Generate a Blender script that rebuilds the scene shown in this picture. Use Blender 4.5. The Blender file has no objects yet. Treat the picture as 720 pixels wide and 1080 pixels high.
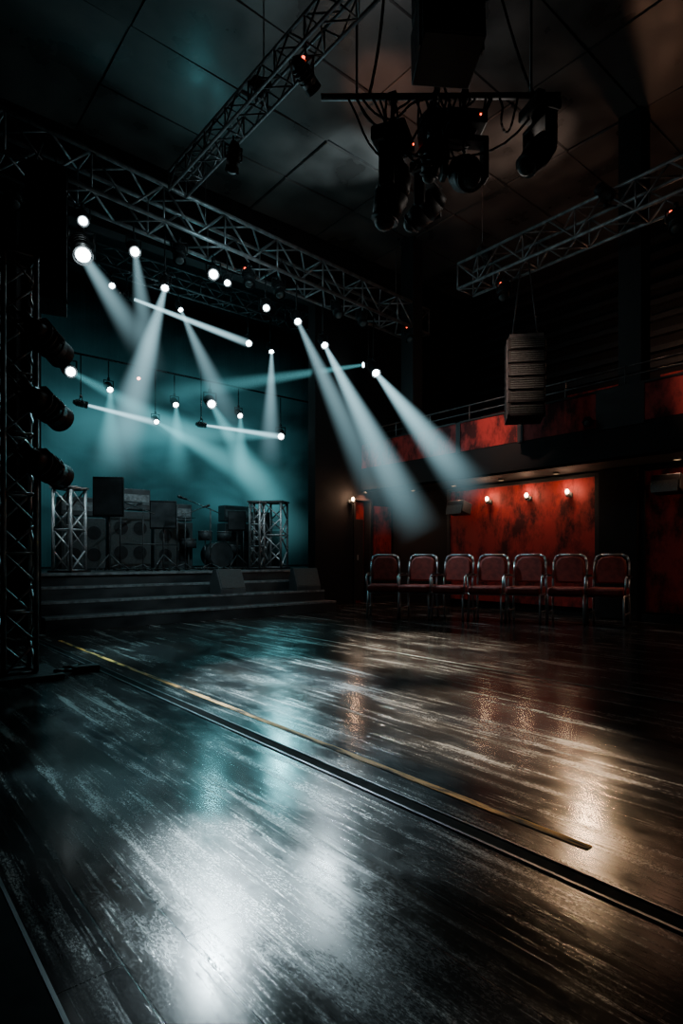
import bpy, bmesh, math, random
from mathutils import Vector, Matrix, Quaternion
random.seed(7)
S = bpy.context.scene
COL = S.collection

# ------------------------------------------------------------------ materials
def mat(name, col, rough=0.5, metal=0.0, emit=None, es=0.0, spec=0.5):
    m = bpy.data.materials.new(name); m.use_nodes = True
    b = m.node_tree.nodes["Principled BSDF"]
    b.inputs["Base Color"].default_value = (*col, 1)
    b.inputs["Roughness"].default_value = rough
    b.inputs["Metallic"].default_value = metal
    b.inputs["Specular IOR Level"].default_value = spec
    if emit:
        b.inputs["Emission Color"].default_value = (*emit, 1)
        b.inputs["Emission Strength"].default_value = es
    return m

def noisy(name, c1, c2, scale=(1,1,1), nscale=4.0, detail=6, r1=0.4, r2=0.7, metal=0.0, lo=0.35, hi=0.65, bump=0.0, spec=0.5, nr=0.5):
    m = mat(name, c1, r1, metal, spec=spec); nt = m.node_tree; N = nt.nodes; L = nt.links
    b = N["Principled BSDF"]
    tc = N.new("ShaderNodeTexCoord"); mp = N.new("ShaderNodeMapping"); mp.inputs["Scale"].default_value = scale
    no = N.new("ShaderNodeTexNoise"); no.inputs["Scale"].default_value = nscale; no.inputs["Detail"].default_value = detail; no.inputs["Roughness"].default_value = nr
    mr = N.new("ShaderNodeMapRange"); mr.inputs[1].default_value = lo; mr.inputs[2].default_value = hi
    mx = N.new("ShaderNodeMix"); mx.data_type = 'RGBA'
    mx.inputs[6].default_value = (*c1, 1); mx.inputs[7].default_value = (*c2, 1)
    rr = N.new("ShaderNodeMapRange"); rr.inputs[3].default_value = r1; rr.inputs[4].default_value = r2
    L.new(tc.outputs["Object"], mp.inputs[0]); L.new(mp.outputs[0], no.inputs["Vector"])
    L.new(no.outputs[0], mr.inputs[0]); L.new(mr.outputs[0], mx.inputs[0]); L.new(mx.outputs[2], b.inputs["Base Color"])
    L.new(mr.outputs[0], rr.inputs[0]); L.new(rr.outputs[0], b.inputs["Roughness"])
    if bump:
        bp = N.new("ShaderNodeBump"); bp.inputs["Strength"].default_value = bump; bp.inputs["Distance"].default_value = 0.01
        L.new(no.outputs[0], bp.inputs["Height"]); L.new(bp.outputs[0], b.inputs["Normal"])
    return m

M_BLACK = noisy("black_powdercoat", (0.012,0.013,0.014), (0.02,0.021,0.022), nscale=20, r1=0.4, r2=0.6, spec=0.3)
M_WALL  = noisy("black_wall_paint", (0.008,0.008,0.009), (0.015,0.014,0.014), nscale=2.5, r1=0.65, r2=0.85, spec=0.2)
M_STEEL = noisy("truss_aluminium", (0.50,0.51,0.52), (0.28,0.285,0.29), nscale=9, r1=0.35, r2=0.5, metal=0.5)
M_GSTEEL= noisy("grey_truss_steel", (0.34,0.35,0.36), (0.15,0.155,0.16), nscale=9, r1=0.35, r2=0.5, metal=0.6)
M_DSTEEL= noisy("dark_truss_steel", (0.14,0.145,0.15), (0.06,0.062,0.065), nscale=9, r1=0.35, r2=0.55, metal=0.5)
M_RED   = noisy("distressed_red_plaster", (0.36,0.028,0.024), (0.045,0.007,0.008), scale=(1,1,0.55), nscale=3.0, detail=15, r1=0.55, r2=0.8, lo=0.43, hi=0.60, bump=0.6, nr=0.68, spec=0.3)
M_CUSH  = noisy("red_upholstery", (0.32,0.045,0.034), (0.18,0.024,0.02), nscale=14, r1=0.5, r2=0.7)
M_CHROME= mat("chair_frame_chrome", (0.50,0.56,0.60), 0.3, 0.7)
M_GRILL = noisy("speaker_grille", (0.05,0.06,0.06), (0.09,0.10,0.10), nscale=60, r1=0.4, r2=0.6, metal=0.3)
M_LGRILL= noisy("line_array_grille", (0.11,0.14,0.14), (0.06,0.08,0.08), nscale=30, r1=0.5, r2=0.6, metal=0.2)
M_CURT  = noisy("black_velour", (0.006,0.006,0.007), (0.012,0.012,0.013), nscale=8, r1=0.8, r2=0.95, spec=0.15)
M_STAGE = noisy("stage_black_ply", (0.02,0.022,0.024), (0.045,0.048,0.05), scale=(0.5,3,1), nscale=5, r1=0.35, r2=0.6)
M_NOSE  = noisy("step_nosing_aluminium", (0.32,0.35,0.36), (0.15,0.16,0.165), nscale=12, r1=0.35, r2=0.55, metal=0.3)  # pale nosing; the steps' edge highlight is put into this colour
M_RUB   = noisy("rubber_cable", (0.012,0.012,0.012), (0.02,0.02,0.02), nscale=20, r1=0.5, r2=0.7, spec=0.2)
M_MAT   = noisy("rubber_mat", (0.003,0.003,0.003), (0.006,0.006,0.006), nscale=20, r1=0.8, r2=0.95, spec=0.05)
M_YEL   = noisy("worn_yellow_tape", (0.85,0.38,0.06), (0.05,0.028,0.012), scale=(6,1,1), nscale=3.5, detail=10, r1=0.6, r2=0.8, lo=0.46, hi=0.58, spec=0.2)
M_TRIM  = noisy("floor_channel_metal", (0.22,0.24,0.25), (0.04,0.045,0.05), scale=(8,1,1), nscale=3, detail=10, r1=0.3, r2=0.5, metal=0.5)
M_CASE  = noisy("flightcase_laminate", (0.045,0.05,0.052), (0.075,0.08,0.085), nscale=7, r1=0.35, r2=0.6)
M_CEIL  = noisy("dark_ceiling_panel", (0.038,0.036,0.034), (0.095,0.09,0.085), nscale=1.4, detail=5, r1=0.26, r2=0.45)

LM = {}
def get_lens(col, s):
    k = (col, s)
    if k not in LM: LM[k] = mat("lamp_lens_glow", (0.02,0.02,0.02), 0.3, emit=col, es=s)
    return LM[k]
M_REDLED = mat("red_indicator_led", (0.02,0.02,0.02), 0.3, emit=(1.0,0.08,0.03), es=6.0)

def floor_material():
    m = mat("worn_glossy_dance_floor", (0.03,0.03,0.03), 0.3); nt = m.node_tree; N = nt.nodes; L = nt.links; b = N["Principled BSDF"]
    tc = N.new("ShaderNodeTexCoord")
    def noise(scale, ns, det, lo, hi, rough=0.6, dist=0.0, rot=0.0):
        mp = N.new("ShaderNodeMapping"); mp.inputs["Scale"].default_value = scale; mp.inputs["Rotation"].default_value = (0,0,rot)
        no = N.new("ShaderNodeTexNoise"); no.inputs["Scale"].default_value = ns; no.inputs["Detail"].default_value = det; no.inputs["Roughness"].default_value = rough
        no.inputs["Distortion"].default_value = dist
        mr = N.new("ShaderNodeMapRange"); mr.inputs[1].default_value = lo; mr.inputs[2].default_value = hi
        L.new(tc.outputs["Object"], mp.inputs[0]); L.new(mp.outputs[0], no.inputs["Vector"]); L.new(no.outputs[0], mr.inputs[0])
        return mr.outputs[0]
    streak = noise((8,0.45,1), 1.7, 10, 0.54, 0.70, dist=0.15)
    fine   = noise((42,1.0,1), 1.9, 8, 0.56, 0.70)
    fine2  = noise((30,1.3,1), 2.6, 8, 0.60, 0.72, rot=0.12)
    blot   = noise((1.6,0.7,1), 1.6, 9, 0.44, 0.58, rough=0.68)
    spk    = noise((30,12,1), 7, 6, 0.46, 0.60, rough=0.7)
    def mul(a, c, op='MULTIPLY'):
        n = N.new("ShaderNodeMath"); n.operation = op; n.use_clamp = True
        for i, v in enumerate((a, c)):
            if isinstance(v, (int, float)): n.inputs[i].default_value = v
            else: L.new(v, n.inputs[i])
        return n.outputs[0]
    grain = mul(mul(spk, 0.88), 0.12, 'ADD')
    wear = mul(mul(streak, mul(mul(blot,0.9), 0.10, 'ADD')), grain)
    hair = mul(mul(fine, fine2, 'MAXIMUM'), grain)
    wear2 = mul(wear, mul(hair, mul(mul(blot, 0.7), 0.06, 'ADD')), 'ADD')
    mp = N.new("ShaderNodeMapping"); mp.inputs["Rotation"].default_value = (0,0,math.pi/2)
    br = N.new("ShaderNodeTexBrick"); br.inputs["Scale"].default_value = 1; br.inputs["Brick Width"].default_value = 2.4
    br.inputs["Row Height"].default_value = 0.16; br.inputs["Mortar Size"].default_value = 0.003; br.inputs["Mortar Smooth"].default_value = 0.3
    br.inputs["Color1"].default_value = (0.006,0.006,0.007,1); br.inputs["Color2"].default_value = (0.016,0.013,0.011,1); br.inputs["Mortar"].default_value = (0.001,0.001,0.001,1)
    L.new(tc.outputs["Object"], mp.inputs[0]); L.new(mp.outputs[0], br.inputs["Vector"])
    mx = N.new("ShaderNodeMix"); mx.data_type = 'RGBA'; mx.inputs[7].default_value = (0.52,0.51,0.48,1)
    L.new(br.outputs[0], mx.inputs[6]); L.new(wear2, mx.inputs[0]); L.new(mx.outputs[2], b.inputs["Base Color"])
    rr = N.new("ShaderNodeMapRange"); rr.inputs[3].default_value = 0.15; rr.inputs[4].default_value = 0.38
    L.new(mul(mul(streak,0.6), mul(mul(blot, 0.35), mul(spk,0.25), 'ADD'), 'ADD'), rr.inputs[0]); L.new(rr.outputs[0], b.inputs["Roughness"])
    sp = N.new("ShaderNodeMapRange"); sp.inputs[3].default_value = 0.07; sp.inputs[4].default_value = 0.9
    glz = mul(mul(blot,mul(mul(spk,0.3),0.10,'ADD')), mul(mul(hair,0.35), mul(wear,0.8), 'ADD'), 'ADD')
    L.new(glz, sp.inputs[0]); L.new(sp.outputs[0], b.inputs["Specular IOR Level"])
    bp = N.new("ShaderNodeBump"); bp.inputs["Strength"].default_value = 0.25; bp.inputs["Distance"].default_value = 0.002
    h = N.new("ShaderNodeMath"); h.operation = 'SUBTRACT'
    L.new(mul(mul(streak,0.6), mul(hair,0.4), 'ADD'), h.inputs[0]); L.new(br.outputs["Fac"], h.inputs[1])
    L.new(h.outputs[0], bp.inputs["Height"]); L.new(bp.outputs[0], b.inputs["Normal"])
    return m
M_FLOOR = floor_material()

# ------------------------------------------------------------------ mesh builder
class MB:
    def __init__(s): s.bm = bmesh.new(); s.mats = []
    def mi(s, m):
        if m not in s.mats: s.mats.append(m)
        return s.mats.index(m)
    def _fin(s, verts, m, smooth=False):
        fs = {f for v in verts for f in v.link_faces}
        i = s.mi(m)
        for f in fs: f.material_index = i; f.smooth = smooth
        return fs
    def box(s, c, size, m, rot=None, bevel=0.0, seg=2):
        M = Matrix.Translation(Vector(c)) @ (rot.to_4x4() if rot is not None else Matrix()) @ Matrix.Diagonal((*size, 1))
        r = bmesh.ops.create_cube(s.bm, size=1, matrix=M); vs = r['verts']
        s._fin(vs, m)
        if bevel:
            es = list({e for v in vs for e in v.link_edges})
            r2 = bmesh.ops.bevel(s.bm, geom=es, offset=bevel, segments=seg, affect='EDGES', profile=0.5)
            i = s.mi(m)
            for f in r2['faces']: f.material_index = i; f.smooth = True
        return vs
    def cyl(s, p1, p2, r, m, r2=None, seg=8, cap=True):
        p1 = Vector(p1); p2 = Vector(p2); d = p2 - p1
        if d.length < 1e-6: return
        q = d.to_track_quat('Z', 'Y')
        M = Matrix.Translation((p1 + p2) / 2) @ q.to_matrix().to_4x4()
        r_ = bmesh.ops.create_cone(s.bm, cap_ends=cap, segments=seg, radius1=r, radius2=(r if r2 is None else r2), depth=d.length, matrix=M)
        fs = s._fin(r_['verts'], m, True)
        for f in fs:
            if len(f.verts) > 4: f.smooth = False
    def tube(s, pts, r, m, seg=6):
        for a, b in zip(pts, pts[1:]): s.cyl(a, b, r, m, seg=seg)
        for p in pts[1:-1]: s.ball(p, r, m, 6, 4)
    def ball(s, c, r, m, u=12, v=8, scale=(1,1,1), rot=None):
        M = Matrix.Translation(Vector(c)) @ (rot.to_4x4() if rot is not None else Matrix()) @ Matrix.Diagonal((*scale, 1))
        r_ = bmesh.ops.create_uvsphere(s.bm, u_segments=u, v_segments=v, radius=r, matrix=M)
        s._fin(r_['verts'], m, True)
    def prism(s, prof, x0, x1, m):
        a = [s.bm.verts.new((x0, y, z)) for y, z in prof]; b = [s.bm.verts.new((x1, y, z)) for y, z in prof]
        fs = [s.bm.faces.new(a), s.bm.faces.new(b[::-1])]
        n = len(prof)
        for i in range(n): fs.append(s.bm.faces.new((a[i], b[i], b[(i+1) % n], a[(i+1) % n])))
        i = s.mi(m)
        for f in fs: f.material_index = i
        bmesh.ops.recalc_face_normals(s.bm, faces=fs)
    def obj(s, name, loc=(0,0,0), rotz=0.0, parent=None):
        me = bpy.data.meshes.new(name); s.bm.to_mesh(me); s.bm.free()
        for m in s.mats: me.materials.append(m)
        o = bpy.data.objects.new(name, me); COL.objects.link(o); o.location = loc; o.rotation_euler = (0,0,rotz)
        if parent: o.parent = parent
        return o

def simple_box(name, lo, hi, m, bevel=0.0):
    b = MB(); lo = Vector(lo); hi = Vector(hi); c = (lo + hi) / 2
    b.box((0,0,0), hi - lo, m, bevel=bevel); return b.obj(name, c)

# ------------------------------------------------------------------ room shell
XL, XR, YB, YF, H = -2.0, 12.0, -2.0, 14.5, 7.6
simple_box("floor", (XL, YB, -0.1), (XR, YF, 0.0), M_FLOOR)
simple_box("wall_left", (XL-0.2, YB, 0), (XL, YF, H), M_WALL)
simple_box("wall_back", (XL, YB-0.2, 0), (XR, YB, H), M_WALL)
simple_box("wall_stage_rear", (XL, YF, 0), (XR, YF+0.2, H), M_WALL)
simple_box("wall_right_lower", (9.6, YB, 0), (9.8, 9.6, 2.44), M_WALL)
simple_box("wall_right_upper", (12.0, YB, 0), (12.2, YF, H), M_WALL)

w = MB()
w.box((7.88,9.72,H/2), (1.06,0.24,H), M_WALL); w.box((10.44,9.72,H/2), (3.12,0.24,H), M_WALL)
w.box((8.65,9.72,(2.25+H)/2), (0.48,0.24,H-2.25), M_WALL)
w.obj("wall_stage_side")
w = MB(); w.box((2.675,9.72,(6.25+H)/2), (9.35,0.24,H-6.25), M_WALL); w.obj("wall_stage_header")
d = MB()
d.box((8.65,9.82,1.12), (0.46,0.03,2.24), M_RED); d.box((8.65,9.78,0.95), (0.36,0.05,1.8), M_BLACK, bevel=0.01)
for x in (8.40, 8.90): d.box((x,9.585,1.13), (0.05,0.05,2.26), M_BLACK)
d.box((8.65,9.585,2.27), (0.55,0.05,0.05), M_BLACK); d.box((8.65,9.75,1.0), (0.03,0.02,0.12), M_CHROME)
d.obj("door_1")
p = MB(); p.box((9.24,9.59,1.4),(0.56,0.02,1.5),M_RED); p.obj("trim_red_panel_stage_side")

c = MB(); c.box(((XL+XR)/2,(YB+YF)/2,H+0.1), (XR-XL,YF-YB,0.2), M_BLACK)
nx, ny = 9, 10; px = (XR-XL)/nx; py = 11.55/ny
for i in range(nx):
    for j in range(ny):
        c.box((XL+(i+0.5)*px, YB+(j+0.5)*py, H-0.02+random.uniform(-0.006,0.006)), (px-0.035, py-0.035, 0.04), M_CEIL,
              rot=Matrix.Rotation(random.uniform(-0.025,0.025),3,'X') @ Matrix.Rotation(random.uniform(-0.025,0.025),3,'Y'))
c.obj("ceiling")

# balcony
b = MB()
b.box((10.28,3.8,2.695), (3.36,11.56,0.5), M_WALL)
b.box((8.66,3.8,2.455), (0.12,11.56,0.02), M_BLACK)
def redband(y0,y1): b.box((8.62,(y0+y1)/2,3.2), (0.06,y1-y0,0.52), M_RED); b.box((8.62,(y0+y1)/2,3.475), (0.1,y1-y0,0.03), M_BLACK)
redband(4.3,5.55); redband(5.65,6.85); redband(6.95,9.55); redband(-1.9,3.6)
b.box((8.66,3.95,3.2), (0.16,0.7,0.6), M_BLACK)
for y in (5.6,6.9): b.box((8.62,y,3.2), (0.08,0.1,0.56), M_BLACK)
for z in (3.62,3.76): b.cyl((8.62,-1.9,z),(8.62,9.55,z),0.013,M_DSTEEL)
for k in range(13):
    y = -1.7+k*0.93; b.cyl((8.62,y,3.4),(8.62,y,3.78),0.013,M_DSTEEL)
b.obj("balcony")
b = MB()
for y in (-0.6,3.9,8.4): b.box((8.95,y,5.26),(0.3,0.34,4.6),M_BLACK,bevel=0.01)
b.obj("trim_balcony_columns")
b = MB()
for k in range(9): b.box((11.9,3.8,4.7+k*0.3),(0.12,11.4,0.1),M_BLACK)
for y in (2.0,3.9,5.8,8.0): b.box((11.93,y,3.85),(0.05,1.6,1.3),M_RED,bevel=0.01)
b.obj("trim_balcony_rear_slats")
p = MB()
def panel(y0,y1):
    p.box((9.57,(y0+y1)/2,1.25),(0.05,y1-y0,2.2),M_RED)
    for y in (y0,y1): p.box((9.555,y,1.25),(0.09,0.07,2.3),M_BLACK)
    p.box((9.555,(y0+y1)/2,2.38),(0.09,y1-y0,0.06),M_BLACK)
panel(4.75,7.9); panel(0.6,4.02)
p.box((9.52,4.38,1.22),(0.16,0.62,2.42),M_WALL,bevel=0.01)
p.obj("trim_red_wall_panels")
simple_box("baseboard_right", (9.44,-1.9,0.0), (9.53,4.0,0.12), M_BLACK)
simple_box("baseboard_stage_side", (8.95,9.53,0.0), (9.55,9.6,0.12), M_BLACK)

simple_box("floor_tape_line", (1.932,1.0,0.0), (1.970,7.6,0.003), M_YEL)
t = MB()
t.box((1.70,3.2,0.003),(0.011,10.3,0.006),M_TRIM); t.box((1.775,3.2,0.003),(0.007,10.3,0.006),M_TRIM)
t.box((1.738,3.2,0.001),(0.068,10.3,0.002),M_MAT)
t.obj("trim_floor_channel")
simple_box("trim_floor_joint", (4.39,-1.9,0.0), (4.41,8.3,0.004), M_TRIM)
simple_box("trim_mat_edge", (0.352,-1.9,0.0), (0.362,8.2,0.008), M_TRIM)
simple_box("rubber_floor_mat", (-1.95,-1.9,0.0), (0.35,8.2,0.006), M_MAT)

# ------------------------------------------------------------------ stage
s = MB()
for i in range(3):
    y0 = 8.5+0.35*i; zt = 0.19*(i+1)
    s.box((4.5,(y0+9.55)/2,zt-0.095),(5.0,9.55-y0,0.19),M_STAGE)
    s.box((4.5,y0+0.012,zt-0.014),(5.0,0.034,0.034),M_NOSE)
s.obj("stage_steps")
s = MB()
s.box((4.65,12.0,0.38),(5.3,4.86,0.76),M_STAGE); s.box((9.6,12.15,0.38),(4.6,4.56,0.76),M_STAGE)
s.box((4.65,9.565,0.745),(5.3,0.04,0.04),M_NOSE)
s.obj("stage_platform")

def curtain(name, x0, x1, y, z0, z1, amp=0.06, f=26):
    bm = bmesh.new(); n = int((x1-x0)*40); prev = None
    for i in range(n+1):
        x = x0+(x1-x0)*i/n; yy = y+amp*math.sin(x*f)+0.02*math.sin(x*61)
        a = bm.verts.new((x,yy,z0)); c_ = bm.verts.new((x,yy,z1))
        if prev: bm.faces.new((prev[0],a,c_,prev[1])).smooth = True
        prev = (a,c_)
    me = bpy.data.meshes.new(name); bm.to_mesh(me); bm.free(); me.materials.append(M_CURT)
    o = bpy.data.objects.new(name, me); COL.objects.link(o); return o
curtain("stage_curtain", -1.9, 1.93, 8.42, 0.0, 5.6)
curtain("backdrop_curtain", 2.0, 11.9, 14.3, 0.78, 7.4, 0.08, 15)

# ------------------------------------------------------------------ trusses
def truss(mb, p1, p2, w, m, r=0.024, rb=0.013, up=Vector((0,0,1)), bay=None):
    p1 = Vector(p1); p2 = Vector(p2); d = (p2-p1); Ln = d.length; d.normalize()
    side = d.cross(up).normalized(); u2 = side.cross(d).normalized(); h = w/2
    cor = [side*h+u2*h, side*h-u2*h, -side*h-u2*h, -side*h+u2*h]
    for c_ in cor: mb.cyl(p1+c_, p2+c_, r, m, seg=8)
    n = max(2, round(Ln/(bay or w)))
    for i in range(n):
        a = p1+d*Ln*i/n; b_ = p1+d*Ln*(i+1)/n
        for k in range(4):
            c1 = cor[k]; c2 = cor[(k+1)%4]
            if i % 2: c1, c2 = c2, c1
            mb.cyl(a+c1, b_+c2, rb, m, seg=6)
        if i % 2 == 0:
            for k in range(4): mb.cyl(a+cor[k], a+cor[(k+1)%4], rb, m, seg=6)
    for q in (p1,p2):
        for k in range(4): mb.cyl(q+cor[k], q+cor[(k+1)%4], rb, m, seg=6)

t = MB(); truss(t, (-1.6,7.85,6.0), (9.35,8.55,5.95), 0.5, M_GSTEEL, 0.03, 0.016)
for x in (0.5,4.2,8.6):
    t.cyl((x,8.0+x*0.06,6.2),(x,8.0+x*0.06,7.58),0.008,M_DSTEEL)
t.obj("front_lighting_truss")
t = MB(); truss(t, (3.55,-1.0,6.1), (3.45,7.6,6.1), 0.25, M_DSTEEL, 0.019, 0.010)
for y in (0.5,5.5): t.cyl((3.5,y,6.2),(3.5,y,7.58),0.008,M_DSTEEL)
t.obj("overhead_truss")
t = MB(); truss(t, (8.1,-1.6,5.75), (8.1,6.35,5.75), 0.42, M_GSTEEL, 0.026, 0.014)
for y in (0.5,6.0): t.cyl((8.1,y,5.95),(8.1,y,7.58),0.008,M_DSTEEL)
t.obj("side_lighting_truss")
t = MB(); truss(t, (2.0,11.0,6.45), (9.5,11.0,6.45), 0.34, M_DSTEEL)
for x in (2.8,8.6): t.cyl((x,11,6.6),(x,11,7.58),0.01,M_DSTEEL)
t.obj("upstage_truss")
t = MB(); t.cyl((2.2,12,4.95),(9.6,12,4.95),0.02,M_BLACK,seg=12)
for x in (2.6,6.0,9.2): t.cyl((x,12,4.95),(x,12,7.58),0.008,M_BLACK)
t.obj("upstage_lighting_pipe")

t = MB(); truss(t, (1.08,5.5,0.05), (1.08,5.5,3.5), 0.24, M_GSTEEL, 0.02, 0.011, up=Vector((0,1,0)))
t.box((1.08,5.5,0.02),(0.6,0.6,0.04),M_BLACK,bevel=0.01); t.box((1.08,5.5,3.52),(0.32,0.32,0.04),M_BLACK)
for z in (2.85,2.3,1.8): t.cyl((1.1,5.47,z),(1.3,5.35,z),0.02,M_BLACK)
t.obj("lighting_tower")
t = MB()
pts = [Vector((1.32,5.3,0.05)),Vector((1.4,5.33,0.045)),Vector((1.5,5.4,0.02)),Vector((1.62,5.42,0.02)),Vector((1.72,5.52,0.025)),Vector((1.6,5.62,0.02)),Vector((1.46,5.58,0.02))]
t.tube(pts,0.016,M_RUB); t.box((1.6,5.4,0.03),(0.22,0.1,0.05),M_BLACK,bevel=0.01); t.obj("power_cable")

def stage_tower(x, y, w, top):
    t = MB(); truss(t, (0,0,0.03), (0,0,top-0.76), w, M_STEEL, 0.026, 0.015, up=Vector((0,1,0)))
    t.box((0,0,0.015),(w+0.12,w+0.12,0.03),M_BLACK); t.box((0,0,top-0.74),(w+0.08,w+0.08,0.03),M_STEEL)
    t.obj("stage_truss_tower",(x,y,0.76),0.6)
stage_tower(2.78,10.25,0.34,2.12); stage_tower(6.42,10.35,0.22,2.12); stage_tower(6.98,10.5,0.38,2.16)
# dark subwoofer stack between the right-hand towers
b_=MB()
for k in range(2):
    b_.box((0,0,0.31+k*0.62),(0.5,0.45,0.6),M_BLACK,bevel=0.015); b_.box((0,-0.232,0.31+k*0.62),(0.44,0.012,0.54),M_GRILL)
    for sx in (-1,1): b_.box((sx*0.252,0,0.4+k*0.62),(0.006,0.14,0.05),M_DSTEEL)
b_.obj("subwoofer_stack",(7.0,11.15,0.76),-0.5)

# ------------------------------------------------------------------ beams and fixtures
WHT=(0.50,0.88,1.0); TEAL=(0.20,0.72,0.80); WARM=(1.0,0.62,0.34); LW=(0.8,0.96,1.0)
def glow_beam_mat(Ln, r0, r1, B, col, p):  # beam light painted as emission, fading along and across the cone
    m = bpy.data.materials.new("glowing_beam_volume"); m.use_nodes = True; nt = m.node_tree; N = nt.nodes; L = nt.links
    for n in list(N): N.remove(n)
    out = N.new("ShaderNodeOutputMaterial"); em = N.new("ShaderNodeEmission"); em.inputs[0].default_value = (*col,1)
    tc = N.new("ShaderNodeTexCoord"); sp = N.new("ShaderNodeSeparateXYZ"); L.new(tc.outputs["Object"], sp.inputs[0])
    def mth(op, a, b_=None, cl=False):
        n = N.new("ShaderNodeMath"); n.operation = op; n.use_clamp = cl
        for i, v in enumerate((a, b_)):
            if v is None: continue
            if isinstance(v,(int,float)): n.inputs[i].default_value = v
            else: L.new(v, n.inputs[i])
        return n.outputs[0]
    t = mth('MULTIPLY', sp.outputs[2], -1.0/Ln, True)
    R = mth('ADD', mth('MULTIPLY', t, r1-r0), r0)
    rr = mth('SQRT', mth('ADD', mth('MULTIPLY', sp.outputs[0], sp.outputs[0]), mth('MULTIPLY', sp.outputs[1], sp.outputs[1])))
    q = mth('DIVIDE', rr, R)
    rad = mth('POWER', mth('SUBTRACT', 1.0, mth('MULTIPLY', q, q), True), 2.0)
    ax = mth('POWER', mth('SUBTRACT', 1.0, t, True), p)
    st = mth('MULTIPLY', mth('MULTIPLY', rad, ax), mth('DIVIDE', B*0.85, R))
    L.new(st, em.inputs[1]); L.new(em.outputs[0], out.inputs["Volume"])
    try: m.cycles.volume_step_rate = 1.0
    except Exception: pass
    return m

def glow_beam(parent, o0, o1, r0, r1, B, col=WHT, p=1.4):  # self-glowing cone standing in for lit haze
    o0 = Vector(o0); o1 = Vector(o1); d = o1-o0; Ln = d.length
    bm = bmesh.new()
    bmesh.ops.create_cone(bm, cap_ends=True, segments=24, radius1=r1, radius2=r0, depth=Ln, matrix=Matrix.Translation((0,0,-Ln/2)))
    me = bpy.data.meshes.new("glow_beam"); bm.to_mesh(me); bm.free(); me.materials.append(glow_beam_mat(Ln,r0,r1,B,col,p))
    o = bpy.data.objects.new("glow_beam", me); COL.objects.link(o)
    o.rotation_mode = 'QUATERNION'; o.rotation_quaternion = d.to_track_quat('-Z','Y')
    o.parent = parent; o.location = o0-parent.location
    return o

def fixture(loc, target, r=0.06, col=LW, es=30, top=None, W=0, ang=30, blend=0.8, lightrad=0.08, lcol=None, aim=None,
            beams=(), name="stage_light", side=None, led=False, spots=()):
    loc = Vector(loc); target = Vector(target); d = (target-loc).normalized()
    e = bpy.data.objects.new(name, None); e.empty_display_size = 0.2; COL.objects.link(e); e.location = loc
    q = d.to_track_quat('-Z','Y'); m3 = q.to_matrix()
    T = lambda v: m3 @ Vector(v)
    b_ = MB(); k = r/0.06
    b_.cyl(T((0,0,-0.015*k)), T((0,0,0.05*k)), 0.082*k, M_BLACK, r2=0.078*k, seg=20, cap=False)
    b_.cyl(T((0,0,0.05*k)), T((0,0,0.24*k)), 0.078*k, M_BLACK, r2=0.07*k, seg=20)
    b_.cyl(T((0,0,0.24*k)), T((0,0,0.30*k)), 0.07*k, M_BLACK, r2=0.04*k, seg=20)
    for zz in (0.09,0.13,0.17,0.21): b_.cyl(T((0,0,zz*k)), T((0,0,(zz+0.012)*k)), 0.085*k, M_BLACK, seg=20)
    if led: b_.ball(T((0.05*k,0.05*k,0.245*k)), 0.018, M_REDLED, 8, 6)
    b_.obj("housing", parent=e)
    ax = T((1,0,0)); ax.z = 0; ax = ax.normalized() if ax.length > 1e-3 else Vector((1,0,0))
    c0 = T((0,0,0.13*k)); up = Vector((0,0,1)) if side is None else Vector(side).normalized()
    y = MB(); a = c0+ax*0.1*k; bb = c0-ax*0.1*k
    y.cyl(c0+ax*0.07*k, a, 0.018*k, M_BLACK); y.cyl(c0-ax*0.07*k, bb, 0.018*k, M_BLACK)
    y.tube([a, a+up*0.14*k, bb+up*0.14*k, bb], 0.011*k, M_BLACK)
    tp = c0+up*0.14*k
    y.cyl(tp, tp+up*0.06*k, 0.028*k, M_BLACK, seg=10)
    if top is not None: y.cyl(tp, Vector((tp.x,tp.y,top-loc.z)), 0.012, M_BLACK)
    y.obj("yoke", parent=e)
    l = MB(); l.ball((0,0,0), r, get_lens(col, es) if es else M_GRILL, 20, 12, scale=(1,1,0.55), rot=m3); l.obj("lens", parent=e)
    sl = list(spots)
    if W: sl.append((aim or target, W, ang, lcol or col))
    for (am, w_, an, cc) in sl:
        ld = bpy.data.lights.new("lamp", 'SPOT'); ld.energy = w_; ld.color = cc; ld.spot_size = math.radians(an); ld.spot_blend = blend
        ld.shadow_soft_size = lightrad
        lo = bpy.data.objects.new("lamp", ld); COL.objects.link(lo); lo.parent = e
        dd = Vector(am)-loc; dd.normalize()
        lo.location = dd*(r*1.1+0.02); lo.rotation_mode='QUATERNION'; lo.rotation_quaternion = dd.to_track_quat('-Z','Y')
    for (tgt, r1, B, p, c_) in beams: glow_beam(e, loc+d*0.02, tgt, r*0.8, r1, B, c_, p)
    return e

CW=(0.70,0.92,1.0); WW=(1.0,0.84,0.64)
# front truss lamps
fixture((2.38,8.15,5.45),(1.6,3.5,0),0.055,top=5.8,es=22,W=1700,ang=18,aim=(1.2,3.6,0),lcol=(0.40,0.83,0.95),blend=1.0)
fixture((2.38,8.15,5.0),(1.9,4.0,0),0.095,top=5.8,es=20,beams=[((3.8,9.5,4.35),0.36,0.6,1.2,WHT)],spots=[((2.78,10.35,1.5),420,16,CW)])
fixture((3.09,8.2,5.30),(2.2,3.0,0.5),0.06,top=5.8,es=22,W=2500,ang=16,aim=(2.3,6.2,0),lcol=(0.40,0.83,0.95),blend=1.0,beams=[((3.75,9.2,3.8),0.36,0.5,1.2,WHT)])
fixture((3.53,8.2,4.92),(2.6,6.0,1.0),0.05,top=5.8,es=20,W=900,ang=6,aim=(1.43,2.5,0),lcol=CW,beams=[((3.40,10.0,2.4),0.56,1.05,1.0,WHT)])
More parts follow.
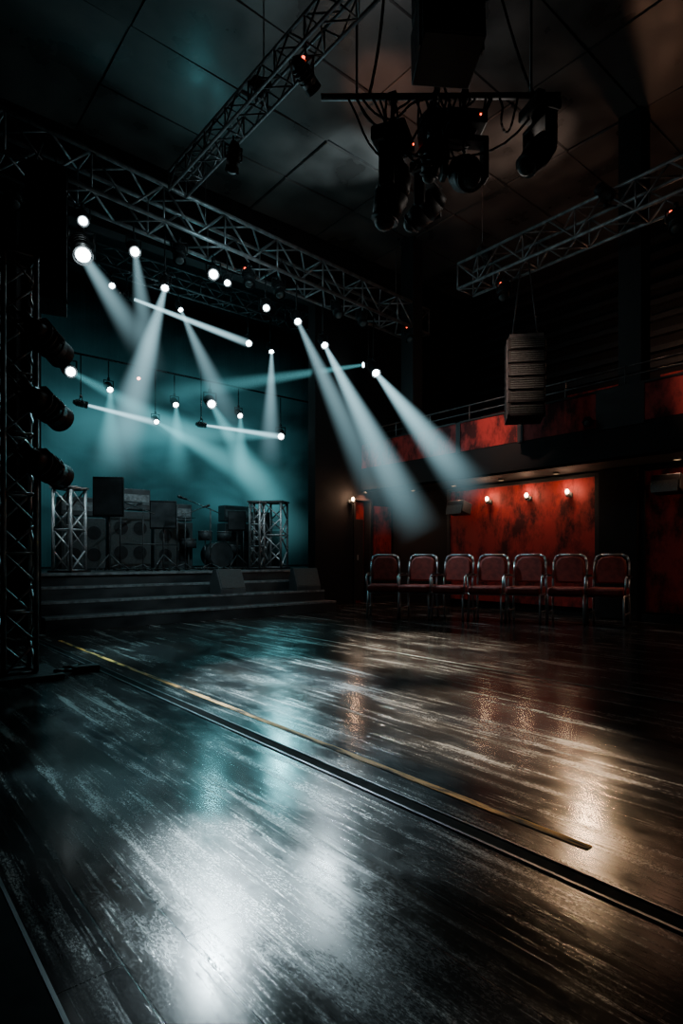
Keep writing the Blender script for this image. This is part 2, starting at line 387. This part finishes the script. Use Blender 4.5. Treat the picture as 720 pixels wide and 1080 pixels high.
fixture((4.31,8.2,5.36),(1.0,1.4,0),0.065,top=5.8,es=22,W=6500,ang=5.2,aim=(0.86,1.68,0),lcol=CW,lightrad=0.10,blend=1.0)
fixture((4.55,8.2,5.30),(2.5,4.0,0),0.045,top=5.8,es=20,W=2600,ang=6,aim=(1.40,1.75,0),lcol=CW,lightrad=0.08,blend=1.0)
fixture((5.3,8.25,5.13),(3.0,3.0,0),0.05,top=5.8,es=20,W=16000,ang=15,aim=(2.75,4.1,0),lcol=CW,blend=1.0,spots=[((6.8,10.4,1.4),380,14,CW),((5.0,12.6,1.3),260,50,(0.6,0.9,1.0))])
fixture((5.94,8.25,5.07),(4.5,4.0,0),0.055,top=5.8,es=20,W=17000,ang=11,aim=(2.95,2.15,0),lcol=WW,blend=1.0,beams=[((7.3,7.2,1.4),0.52,0.7,1.3,WHT)])
fixture((6.57,8.3,4.82),(5.5,4.0,0),0.055,top=5.8,es=22,W=1300,ang=20,aim=(1.9,2.9,0),lcol=CW,blend=1.0,beams=[((7.65,6.9,1.35),0.52,1.5,1.1,WHT)],spots=[((7.8,5.8,0.6),420,36,(0.75,0.92,1.0))])
fixture((7.93,8.4,4.62),(6.8,4.0,0),0.07,top=5.8,es=22,W=6500,ang=20,aim=(5.0,4.5,0),lcol=WW,blend=1.0,beams=[((8.4,6.3,2.0),0.52,1.6,1.1,WHT)])
fixture((8.24,9.1,5.02),(4,11,4.4),0.05,top=5.75,es=20,beams=[((4.2,12.0,4.15),0.35,0.45,1.0,TEAL)])
# upstage truss
ZU=6.3
fixture((3.72,11,6.0),(3.0,6,1),0.05,top=ZU,es=18)
fixture((4.1,11,5.87),(6.6,11,5.64),0.05,top=ZU,es=22,beams=[((6.6,11,5.62),0.11,1.8,0.3,WHT)])
fixture((6.62,11,5.62),(5.0,7,3),0.06,top=ZU,es=22)
fixture((5.06,11,5.92),(5.6,9,3),0.045,top=ZU,es=20,beams=[((6.4,11.1,3.6),0.45,0.65,1.1,WHT)])
fixture((7.2,11,5.57),(7.0,9,2),0.05,top=ZU,es=20,beams=[((7.15,11,3.0),0.38,0.8,1.0,WHT)])
# upstage pipe lamps
ZP=4.95
fixture((3.28,12,4.57),(3.0,6,2),0.085,top=ZP,es=18,beams=[((8.8,12.4,2.7),0.75,0.38,0.7,TEAL)])
fixture((4.02,12,4.36),(4.0,8,1),0.055,top=ZP,es=20,beams=[((4.0,12.0,2.5),0.5,0.6,1.2,TEAL)])
fixture((3.57,12,3.98),(5.0,12,3.84),0.05,top=ZP,es=20,beams=[((5.0,12,3.84),0.10,1.8,0.3,WHT)])
fixture((4.98,12,3.86),(4.5,8,1),0.05,top=ZP,es=20,beams=[((8.4,12.5,2.7),0.7,0.5,0.8,TEAL)])
fixture((5.41,12,4.29),(5.0,8,1),0.055,top=ZP,es=20,beams=[((5.5,12,2.5),0.5,0.6,1.2,TEAL)])
fixture((6.26,12,4.45),(5.3,8,2),0.085,top=ZP,es=18,W=150,ang=70,aim=(4.5,6,0),lcol=TEAL,beams=[((9.0,12.6,1.2),1.0,0.6,0.8,TEAL)])
fixture((6.99,12,4.3),(6.6,8,1),0.055,top=ZP,es=20,beams=[((7.05,12,2.4),0.45,0.6,1.2,TEAL)])
fixture((6.1,12,3.95),(8.1,12,3.97),0.045,top=ZP,es=18,beams=[((8.1,12,3.97),0.10,1.8,0.3,WHT)])
fixture((8.13,12,3.97),(5.8,8,1),0.07,top=ZP,es=22,W=500,ang=40,aim=(2.8,4,0),lcol=TEAL,beams=[((3.0,12.6,3.7),0.9,0.4,0.6,TEAL)])
fixture((4.6,12,4.7),(4.5,8,1),0.035,top=ZP,es=10,col=(1,0.35,0.3))
# dark-lensed warm lamp added at balcony front for the warm floor glare
fixture((8.42,4.35,3.0),(2.35,1.3,0),0.045,es=0,W=420,ang=9,lcol=WARM,aim=(2.3,1.28,0),blend=1.0,side=(1,0,0.3))
for y,tg in ((5.6,(6,5,1)),(3.0,(6,2,1)),(1.8,(5,1,1))):
    fixture((8.1,y,5.2),tg,0.07,top=5.55,es=0,led=True)
for x,tg in ((5.0,(4,6,0)),(6.9,(6,5,0)),(8.8,(7,6,0)),(1.6,(1,5,0)),(3.8,(3,6,0)),(5.6,(5,6,0)),(7.5,(7,6,0))):
    fixture((x,8.3,5.45),tg,0.07,top=5.8,es=0,led=(x in (5.0,8.8)))
# dark-lensed overhead truss units, added to brighten balcony and stage steps
fixture((3.5,2.0,5.6),(8.6,2.4,3.2),0.06,top=5.98,es=0,led=True,W=900,ang=20,lcol=(1,0.62,0.48),blend=1.0,aim=(8.6,2.4,3.4))
fixture((3.5,4.6,5.6),(8.6,5.6,3.2),0.06,top=5.98,es=0,led=True,W=1500,ang=22,lcol=(1,0.62,0.48),blend=1.0,aim=(8.6,5.8,3.35))
fixture((3.5,6.2,5.6),(4.2,9.0,0.4),0.06,top=5.98,es=0,W=480,ang=50,lcol=(0.6,0.9,1.0),blend=1.0)
for z in (2.85,2.3,1.8):
    fixture((1.40,5.44,z-0.1),(2.4,6.4,z-0.45),0.085,es=0,name="moving_head_light",side=(-0.6,-0.2,0.5))
fixture((7.9,5.9,6.05),(6.3,7.3,7.6),0.06,es=0,name="added_ceiling_uplight",W=380,ang=36,lcol=CW,side=(0,0,-1),blend=1.0)  # uplights with dark lenses, added to brighten the ceiling
fixture((7.9,3.9,6.05),(8.2,5.3,7.6),0.06,es=0,name="added_ceiling_uplight",W=190,ang=50,lcol=(1,0.70,0.56),side=(0,0,-1),blend=1.0)
fixture((3.6,4.0,6.3),(4.9,5.2,7.6),0.05,es=0,name="added_ceiling_uplight",W=70,ang=100,lcol=(0.9,0.93,1),side=(0,0,-1),blend=1.0)
fixture((3.6,5.6,6.3),(6.9,6.0,7.6),0.05,es=0,name="added_ceiling_uplight",W=300,ang=44,lcol=(1,0.42,0.26),side=(0,0,-1),blend=1.0)

# ------------------------------------------------------------------ centre moving heads
def moving_head(loc, yaw, tilt, sc=1.0, name="moving_head_light", top=5.32):
    e = bpy.data.objects.new(name, None); COL.objects.link(e); e.location = loc; e.rotation_euler = (0,0,yaw)
    b_ = MB()
    b_.box((0,0,0.42*sc),(0.34*sc,0.30*sc,0.12*sc),M_BLACK,bevel=0.02); b_.cyl((0,0,0.36*sc),(0,0,0.30*sc),0.08*sc,M_BLACK,seg=16)
    b_.box((0,0,0.28*sc),(0.40*sc,0.14*sc,0.05*sc),M_BLACK,bevel=0.01)
    for sx in (-1,1): b_.box((sx*0.185*sc,0,0.12*sc),(0.05*sc,0.13*sc,0.36*sc),M_BLACK,bevel=0.015)
    b_.cyl((0,0,0.48*sc),(0,0,top-loc[2]),0.02,M_BLACK); b_.box((0,0,top-loc[2]),(0.06,0.08,0.08),M_BLACK)
    b_.ball((0.1*sc,-0.152*sc,0.42*sc),0.009,M_REDLED,8,6)
    b_.obj("yoke",parent=e)
    R = Matrix.Rotation(tilt,3,'X'); h = MB(); T=lambda v:R@(Vector(v)*sc)
    h.cyl(T((0,0,0.12)),T((0,0,-0.05)),0.13*sc,M_BLACK,r2=0.15*sc,seg=20); h.cyl(T((0,0,-0.05)),T((0,0,-0.24)),0.15*sc,M_BLACK,r2=0.11*sc,seg=20)
    h.cyl(T((0,0,-0.24)),T((0,0,-0.26)),0.12*sc,M_DSTEEL,seg=20); h.ball(T((0,0,-0.25)),0.09*sc,M_GRILL,16,8)
    h.cyl(T((0,0,0.12)),T((0,0,0.2)),0.13*sc,M_BLACK,r2=0.08*sc,seg=20); h.obj("head",parent=e)
PZ=5.32
t = MB()
P1a,P1b=Vector((3.4,4.35,PZ)),Vector((5.1,2.9,PZ)); P2a,P2b=Vector((3.9,3.3,PZ)),Vector((4.9,4.4,PZ))
t.cyl(P1a,P1b,0.03,M_DSTEEL,seg=12); t.cyl(P2a,P2b,0.03,M_DSTEEL,seg=12)
for p_ in (P1a.lerp(P1b,0.15),P1a.lerp(P1b,0.88)): t.cyl(p_,(p_.x,p_.y,7.58),0.012,M_DSTEEL)
t.obj("hanging_lighting_pipe")
moving_head((3.92,3.92,4.45),0.5,0.3,1.1); moving_head((4.42,3.48,4.60),-0.6,-0.9,1.05); moving_head((4.75,4.22,4.75),0.2,1.1,0.95); moving_head((4.95,3.02,4.80),1.2,0.7,0.9); moving_head((4.28,3.72,4.85),-0.2,0.5,0.75)
t = MB()
for k in range(20):
    a = P1a.lerp(P1b,random.uniform(0.1,0.75)); c2 = (P2a.lerp(P2b,random.uniform(0.05,0.8)) if k%2 else P1a.lerp(P1b,random.uniform(0.2,0.95)))
    sag = random.uniform(0.2,0.85); pts=[]
    ph=random.uniform(0,6)
    for i in range(15):
        u=i/14; pt=a.lerp(c2,u); pt.z -= sag*4*u*(1-u)*0.9; w_=4*u*(1-u)*0.07; pt.x += w_*math.sin(9*u+ph); pt.y += w_*math.cos(7*u+ph); pts.append(pt)
    t.tube(pts,0.011,M_RUB)
for a,c2 in ((P1a.lerp(P1b,0.2),(3.2,3.3,7.58)),(P1a.lerp(P1b,0.9),(5.2,3.8,7.58)),(P2a.lerp(P2b,0.2),(3.75,2.9,7.58))):
    c2=Vector(c2); pts=[]
    for i in range(13):
        u=i/12; pt=a.lerp(c2,u); pt.z -= 1.2*u*(1-u); pt.x+=0.12*math.sin(u*3.14); pts.append(pt)
    t.tube(pts,0.014,M_RUB)
t.obj("cable_bundle")

# ------------------------------------------------------------------ hung speakers
def line_array(name, loc, yaw, w, h, dpt, n, top, gm=M_GRILL):
    b_ = MB(); ch = h/n
    for i in range(n):
        z = h-ch*(i+0.5); R = Matrix.Rotation(math.radians(-2*i),3,'X')
        b_.box((0,0.01*i,z),(w,dpt,ch-0.012),M_BLACK,rot=R,bevel=0.01)
        b_.box((0,0.01*i-dpt/2,z),(w*0.9,0.02,ch*0.84),M_BLACK,rot=R)
        nl = max(3,int(ch/0.035))
        for j in range(nl): b_.box((0,0.01*i-dpt/2-0.012,z-ch*0.4+ch*0.8*(j+0.5)/nl),(w*0.88,0.012,0.012),gm)
        for sx in (-1,1): b_.box((sx*(w/2+0.006),-dpt*0.2,z),(0.012,0.05,ch*0.96),M_DSTEEL)
    b_.box((0,0,h+0.03),(w*0.9,dpt*0.8,0.05),M_DSTEEL)
    for sx in (-1,1): b_.cyl((sx*w*0.35,0,h+0.03),(sx*w*0.1,0,top-loc[2]),0.01,M_DSTEEL)
    b_.obj(name, loc, yaw)
line_array("line_array_speaker",(7.95,5.1,3.12),math.radians(-48),0.55,1.2,0.42,6,5.54,M_LGRILL)
line_array("line_array_speaker",(3.15,2.62,4.40),math.radians(-35),0.42,1.6,0.4,4,7.58,M_BLACK)
line_array("line_array_speaker",(1.75,7.35,3.9),math.radians(-15),0.42,1.5,0.4,6,5.75,M_BLACK)

def wall_speaker(y,z):
    b_ = MB(); b_.box((0,0,0),(0.28,0.42,0.24),M_BLACK,rot=Matrix.Rotation(0.25,3,'Y'),bevel=0.02)
    b_.box((-0.15,0,-0.035),(0.02,0.36,0.18),M_GRILL,rot=Matrix.Rotation(0.25,3,'Y')); b_.cyl((0.05,0,0),(0.25,0,0.05),0.025,M_BLACK)
    b_.obj("wall_speaker",(9.29,y,z))
wall_speaker(7.45,1.98); wall_speaker(3.55,2.08)

def sconce(x,y,z,W=12,rz=0.0,es=30):
    e = bpy.data.objects.new("wall_sconce",None); COL.objects.link(e); e.location=(x,y,z); e.rotation_euler=(0,0,rz)
    b_ = MB(); b_.cyl((0.045,0,-0.02),(0.015,0,-0.02),0.045,M_DSTEEL,seg=16); b_.cyl((0.02,0,-0.02),(-0.07,0,-0.05),0.01,M_DSTEEL)
    b_.cyl((-0.07,0,-0.06),(-0.07,0,-0.01),0.022,M_DSTEEL,r2=0.04,seg=14); b_.obj("bracket",parent=e)
    l = MB(); l.ball((-0.07,0,0.03),0.032,get_lens((1,0.66,0.38),es),12,8,scale=(1,1,1.3)); l.obj("bulb",parent=e)
    ld = bpy.data.lights.new("bulb_light",'POINT'); ld.energy=W; ld.color=(1,0.58,0.36); ld.shadow_soft_size=0.04
    lo = bpy.data.objects.new("bulb_light",ld); COL.objects.link(lo); lo.parent=e; lo.location=(-0.14,0,0.06)
for y in (6.88,6.02,5.23): sconce(9.5,y,2.1,6)
sconce(9.5,2.6,2.1,9)
sconce(8.28,9.555,2.22,14,rz=math.pi/2)

def downlight(loc, W, col, ang=110):
    e = bpy.data.objects.new("recessed_downlight",None); COL.objects.link(e); e.location=loc
    b_ = MB(); b_.cyl((0,0,-0.02),(0,0,0.01),0.05,M_DSTEEL,seg=16,cap=False); b_.cyl((0,0,-0.004),(0,0,0.004),0.045,get_lens((1,0.6,0.3),8),seg=16); b_.obj("trim_ring",parent=e)
    ld=bpy.data.lights.new("lamp",'SPOT'); ld.energy=W; ld.color=col; ld.spot_size=math.radians(ang); ld.spot_blend=0.6; ld.shadow_soft_size=0.04
    lo=bpy.data.objects.new("lamp",ld); COL.objects.link(lo); lo.parent=e; lo.location=(0,0,-0.03)
for y in (5.3,6.4,7.5,2.0,3.4,8.6): downlight((9.2,y,2.435),9,(1,0.52,0.34))
downlight((8.65,9.5,2.435),22,(1,0.35,0.2),140)

# ------------------------------------------------------------------ stage gear
def wedge(x,y,z,rz=0):
    b_=MB(); b_.prism([(-0.16,0),(0.16,0),(0.16,0.22),(0.06,0.42),(-0.02,0.42),(-0.16,0.08)],-0.26,0.26,M_CASE)
    R=Matrix.Rotation(-math.atan2(0.14,0.34),3,'X')
    b_.box((0,-0.095,0.25),(0.46,0.012,0.33),M_GRILL,rot=R)
    b_.box((0,0.165,0.2),(0.16,0.01,0.06),M_DSTEEL)
    b_.obj("stage_wedge_monitor",(x,y,z),rz)
wedge(5.02,9.03,0.38,0.12); wedge(6.66,9.03,0.38,-0.1)
def screen(x,y,zc,w,h,yaw):
    b_=MB(); b_.box((0,0,zc-0.76),(w,0.07,h),M_BLACK,bevel=0.012); b_.box((0,-0.038,zc-0.76),(w*0.92,0.004,h*0.88),M_CASE)
    b_.cyl((0,0.05,0.02),(0,0.05,zc-0.76),0.018,M_DSTEEL)
    for k in range(3):
        a=k*2.094; b_.cyl((0,0.05,0.3),(0.3*math.cos(a),0.05+0.3*math.sin(a),0.012),0.012,M_DSTEEL)
    b_.obj("monitor_on_stand",(x,y,0.76),yaw)
screen(3.49,10.5,2.06,0.52,0.7,-0.6); screen(4.7,11.0,1.83,0.5,0.55,-0.5); screen(6.1,10.6,1.75,0.36,0.4,-0.6)
def amp(x,y,w,h,d_,name="guitar_amplifier"):
    b_=MB(); b_.box((0,0,h*0.36),(w,d_,h*0.70),M_CASE,bevel=0.02); b_.box((0,-d_/2-0.004,h*0.35),(w*0.9,0.012,h*0.6),M_GRILL)
    for sx in (-1,1):
        for zz in (0.2,0.5):
            b_.cyl((sx*w*0.22,-d_/2-0.016,h*zz),(sx*w*0.22,-d_/2-0.008,h*zz),min(w*0.18,h*0.13),M_CASE,seg=20)
            b_.cyl((sx*w*0.22,-d_/2-0.02,h*zz),(sx*w*0.22,-d_/2-0.016,h*zz),min(w*0.16,h*0.115),M_BLACK,seg=20)
    b_.box((0,0,h*0.86),(w,d_*0.8,h*0.26),M_CASE,bevel=0.02); b_.box((0,-d_*0.4-0.004,h*0.86),(w*0.92,0.012,h*0.12),M_NOSE)
    for sx in (-1,1):
        for sy in (-1,1): b_.cyl((sx*w*0.4,sy*d_*0.4,0),(sx*w*0.4,sy*d_*0.4,0.02),0.03,M_RUB)
    for i in range(6): b_.cyl((-w*0.35+i*w*0.12,-d_*0.4-0.02,h*0.86),(-w*0.35+i*w*0.12,-d_*0.4,h*0.86),0.014,M_STEEL)
    b_.obj(name,(x,y,0.76),0)
amp(3.55,12.3,0.85,1.45,0.4); amp(4.5,12.4,0.9,1.7,0.4); amp(5.5,12.5,0.9,1.45,0.4); amp(7.2,12.6,0.75,1.5,0.4); amp(8.05,12.6,0.7,1.3,0.4)
def mic(x,y,h,yaw):
    b_=MB(); b_.cyl((0,0,0.02),(0,0,h),0.011,M_DSTEEL)
    for k in range(3):
        a=k*2.094+0.4; b_.cyl((0,0,0.12),(0.28*math.cos(a),0.28*math.sin(a),0.01),0.01,M_DSTEEL)
    b_.cyl((-0.2,0,h-0.1),(0.45,0,h+0.15),0.009,M_DSTEEL); b_.cyl((0.45,0,h+0.15),(0.58,0,h+0.19),0.016,M_BLACK,r2=0.026,seg=10); b_.ball((0.6,0,h+0.2),0.03,M_GRILL)
    b_.obj("microphone_stand",(x,y,0.76),yaw)
mic(3.95,10.1,1.1,2.4); mic(4.05,11.5,1.15,0.5); mic(5.4,10.4,1.2,2.9); mic(5.3,11.3,1.15,0.2)
b_=MB()
for x in (-0.6,0.6): b_.cyl((x,0,0.0),(x,0,1.35),0.015,M_DSTEEL); b_.cyl((x,-0.25,0.01),(x,0.25,0.01),0.015,M_DSTEEL)
for z in (0.5,1.35): b_.cyl((-0.6,0,z),(0.6,0,z),0.015,M_DSTEEL)
b_.obj("equipment_rack_frame",(4.75,11.8,0.77),0)
b_=MB(); b_.cyl((0,-0.22,0.3),(0,0.22,0.3),0.28,M_CASE,seg=24); b_.cyl((0,-0.235,0.3),(0,-0.225,0.3),0.27,M_CASE,seg=24); b_.cyl((0,-0.24,0.3),(0,-0.2,0.3),0.29,M_STEEL,seg=24,cap=False)
for x,y,z,r in ((-0.25,0.05,0.72,0.15),(0.22,0.05,0.72,0.16),(0.55,0.3,0.42,0.2),(-0.5,0.35,0.55,0.17)):
    b_.cyl((x,y,z-0.1),(x,y,z+0.1),r,M_CASE,seg=20); b_.cyl((x,y,z+0.09),(x,y,z+0.105),r+0.01,M_STEEL,seg=20); b_.cyl((x,y,0),(x,y,z),0.012,M_STEEL)
for x,y,z in ((-0.7,0.1,1.1),(0.75,0.1,1.15)):
    b_.cyl((x,y,0),(x,y,z),0.01,M_STEEL); b_.cyl((x,y,z),(x,y,z+0.02),0.22,M_STEEL,r2=0.03,seg=20)
b_.obj("drum_kit",(6.3,11.85,0.76),0)
b_=MB()
for k in range(7):
    x0=random.uniform(3.2,5.2); pts=[]
    for i in range(12):
        pts.append(Vector((x0+i*0.09,9.78+0.08*math.sin(i*0.9+k)+k*0.02,0.775+0.04*abs(math.sin(i*1.7+k)))))
    b_.tube(pts,0.014,M_RUB)
b_.obj("stage_cables")

# ------------------------------------------------------------------ chairs
def chair_mesh():
    b_=MB(); fr=M_CHROME; r=0.016
    for sx in (-1,1):
        x=0.235*sx
        b_.tube([Vector((x*1.06,-0.24,0)),Vector((x,-0.215,0.42))],r,fr,8)
        b_.tube([Vector((x*1.04,0.27,0)),Vector((x,0.20,0.42)),Vector((x,0.225,0.62)),Vector((x*0.98,0.275,0.86)),Vector((x*0.88,0.29,0.935)),Vector((x*0.6,0.297,0.965))],r,fr,8)
        b_.tube([Vector((x*1.08,-0.2,0.42)),Vector((x*1.12,-0.2,0.64)),Vector((x*1.12,-0.12,0.665)),Vector((x*1.1,0.22,0.66))],r*0.9,fr,8)
        b_.box((x*1.12,0.0,0.675),(0.045,0.26,0.022),M_BLACK,bevel=0.008)
        b_.cyl((x,-0.215,0.40),(x,0.2,0.40),r,fr); b_.cyl((x*1.03,-0.22,0.16),(x*1.02,0.24,0.16),r*0.7,fr)
        for yy,xx in ((-0.24,1.06),(0.27,1.04)): b_.cyl((x*xx,yy,0),(x*xx,yy,0.02),0.019,M_RUB)
    b_.cyl((-0.141,0.297,0.965),(0.141,0.297,0.965),r,fr)
    b_.cyl((-0.235,-0.215,0.40),(0.235,-0.215,0.40),r,fr); b_.cyl((-0.235,0.2,0.40),(0.235,0.2,0.40),r,fr)
    b_.box((0,-0.02,0.455),(0.49,0.52,0.115),M_CUSH,bevel=0.04,seg=4)
    prof=[(-0.205,0.56),(0.205,0.56),(0.21,0.80),(0.19,0.88),(0.13,0.935),(0,0.95),(-0.13,0.935),(-0.19,0.88),(-0.21,0.80)]
    def yb(x,z): return 0.215+(z-0.56)*0.19+0.14*(0.2**2-x*x)
    layers=[]
    for off,sc in ((-0.045,0.86),(-0.035,0.97),(0.0,1.0),(0.02,0.95)):
        layers.append([b_.bm.verts.new((x*sc,yb(x,z)+off,0.755+(z-0.755)*sc)) for x,z in prof])
    mi=b_.mi(M_CUSH); n=len(prof)
    fs=[b_.bm.faces.new(layers[0]),b_.bm.faces.new(layers[-1][::-1])]
    for l0,l1 in zip(layers,layers[1:]):
        for i in range(n):
            f=b_.bm.faces.new((l0[i],l1[i],l1[(i+1)%n],l0[(i+1)%n])); f.smooth=True; fs.append(f)
    for f in fs: f.material_index=mi
    bmesh.ops.recalc_face_normals(b_.bm,faces=fs)
    return b_.obj("upholstered_chair")
ch=chair_mesh()
A=Vector((6.95,7.15)); B_=Vector((8.66,4.15)); 
for i in range(7):
    o = ch if i==0 else bpy.data.objects.new("upholstered_chair",ch.data)
    if i: COL.objects.link(o)
    u=i/6; p_=A.lerp(B_,u)
    o.location=(p_.x+random.uniform(-0.03,0.03),p_.y+random.uniform(-0.02,0.02),0)
    o.rotation_euler=(0,0,math.radians(-66+random.uniform(-9,9)+ (10 if i==0 else 0)))
    o.scale=(1.05,1.05,1.08)

# ------------------------------------------------------------------ stage haze, painted as a self-glowing teal volume
m=bpy.data.materials.new("teal_haze_glow"); m.use_nodes=True; nt=m.node_tree; N=nt.nodes; L=nt.links
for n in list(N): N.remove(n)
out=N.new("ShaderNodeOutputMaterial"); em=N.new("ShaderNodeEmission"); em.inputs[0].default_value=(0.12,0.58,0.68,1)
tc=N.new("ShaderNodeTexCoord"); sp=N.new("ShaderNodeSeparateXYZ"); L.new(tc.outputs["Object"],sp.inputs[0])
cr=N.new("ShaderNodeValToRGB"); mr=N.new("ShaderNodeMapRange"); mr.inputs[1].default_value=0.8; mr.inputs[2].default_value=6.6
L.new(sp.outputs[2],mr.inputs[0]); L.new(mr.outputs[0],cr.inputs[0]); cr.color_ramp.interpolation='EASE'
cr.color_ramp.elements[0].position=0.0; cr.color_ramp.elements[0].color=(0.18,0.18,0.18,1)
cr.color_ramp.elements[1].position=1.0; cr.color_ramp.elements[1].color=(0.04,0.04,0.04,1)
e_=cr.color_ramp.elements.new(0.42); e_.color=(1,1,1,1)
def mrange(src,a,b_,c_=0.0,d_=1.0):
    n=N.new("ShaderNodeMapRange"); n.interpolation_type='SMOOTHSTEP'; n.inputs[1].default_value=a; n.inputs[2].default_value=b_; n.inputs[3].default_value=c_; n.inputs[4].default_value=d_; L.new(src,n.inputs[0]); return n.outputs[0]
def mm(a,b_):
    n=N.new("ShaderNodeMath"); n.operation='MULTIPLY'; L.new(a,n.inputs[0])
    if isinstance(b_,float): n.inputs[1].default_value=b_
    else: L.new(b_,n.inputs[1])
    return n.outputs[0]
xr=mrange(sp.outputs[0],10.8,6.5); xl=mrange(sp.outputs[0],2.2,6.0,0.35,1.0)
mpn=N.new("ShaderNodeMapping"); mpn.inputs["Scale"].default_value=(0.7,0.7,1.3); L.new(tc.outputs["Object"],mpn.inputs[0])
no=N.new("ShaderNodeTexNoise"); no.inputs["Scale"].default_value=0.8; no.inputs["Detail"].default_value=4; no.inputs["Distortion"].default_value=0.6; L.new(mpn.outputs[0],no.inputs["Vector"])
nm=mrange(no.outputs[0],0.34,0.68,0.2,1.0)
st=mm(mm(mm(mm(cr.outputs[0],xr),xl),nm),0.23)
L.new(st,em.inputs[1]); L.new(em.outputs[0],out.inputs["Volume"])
hz=MB(); hz.box((6.4,13.5,3.7),(8.6,1.3,5.8),m); hz.obj("stage_haze_glow")

def pt(name,loc,W,col,r=0.15):
    ld=bpy.data.lights.new(name,'POINT'); ld.energy=W; ld.color=col; ld.shadow_soft_size=r
    lo=bpy.data.objects.new(name,ld); COL.objects.link(lo); lo.location=loc
pt("stage_fill_light",(5.0,9.9,5.0),20,TEAL,0.3)  # added teal fill over the stage, no fixture
pt("stage_fill_light",(4.5,7.2,5.2),22,(0.5,0.85,0.95),0.2)  # added fill lighting the front truss from below, no fixture
pt("room_fill_light",(5.4,3.5,4.8),10,(1,0.88,0.78),0.3)  # added warm fill for the dark room, no fixture
pt("balcony_house_lamp",(10.6,4.2,4.9),26,(1,0.5,0.3),0.15)

# ------------------------------------------------------------------ world + camera
wd=bpy.data.worlds.new("world"); S.world=wd; wd.use_nodes=True
wd.node_tree.nodes["Background"].inputs[0].default_value=(0.01,0.015,0.02,1); wd.node_tree.nodes["Background"].inputs[1].default_value=0.2
cd=bpy.data.cameras.new("camera"); cd.sensor_fit='VERTICAL'; cd.sensor_height=36; cd.lens=620*36/1080; cd.shift_y=48/1080
cd.clip_start=0.05
co=bpy.data.objects.new("camera",cd); COL.objects.link(co); co.location=(0,0,1.0); co.rotation_euler=(math.pi/2,0,math.radians(-40))
S.camera=co
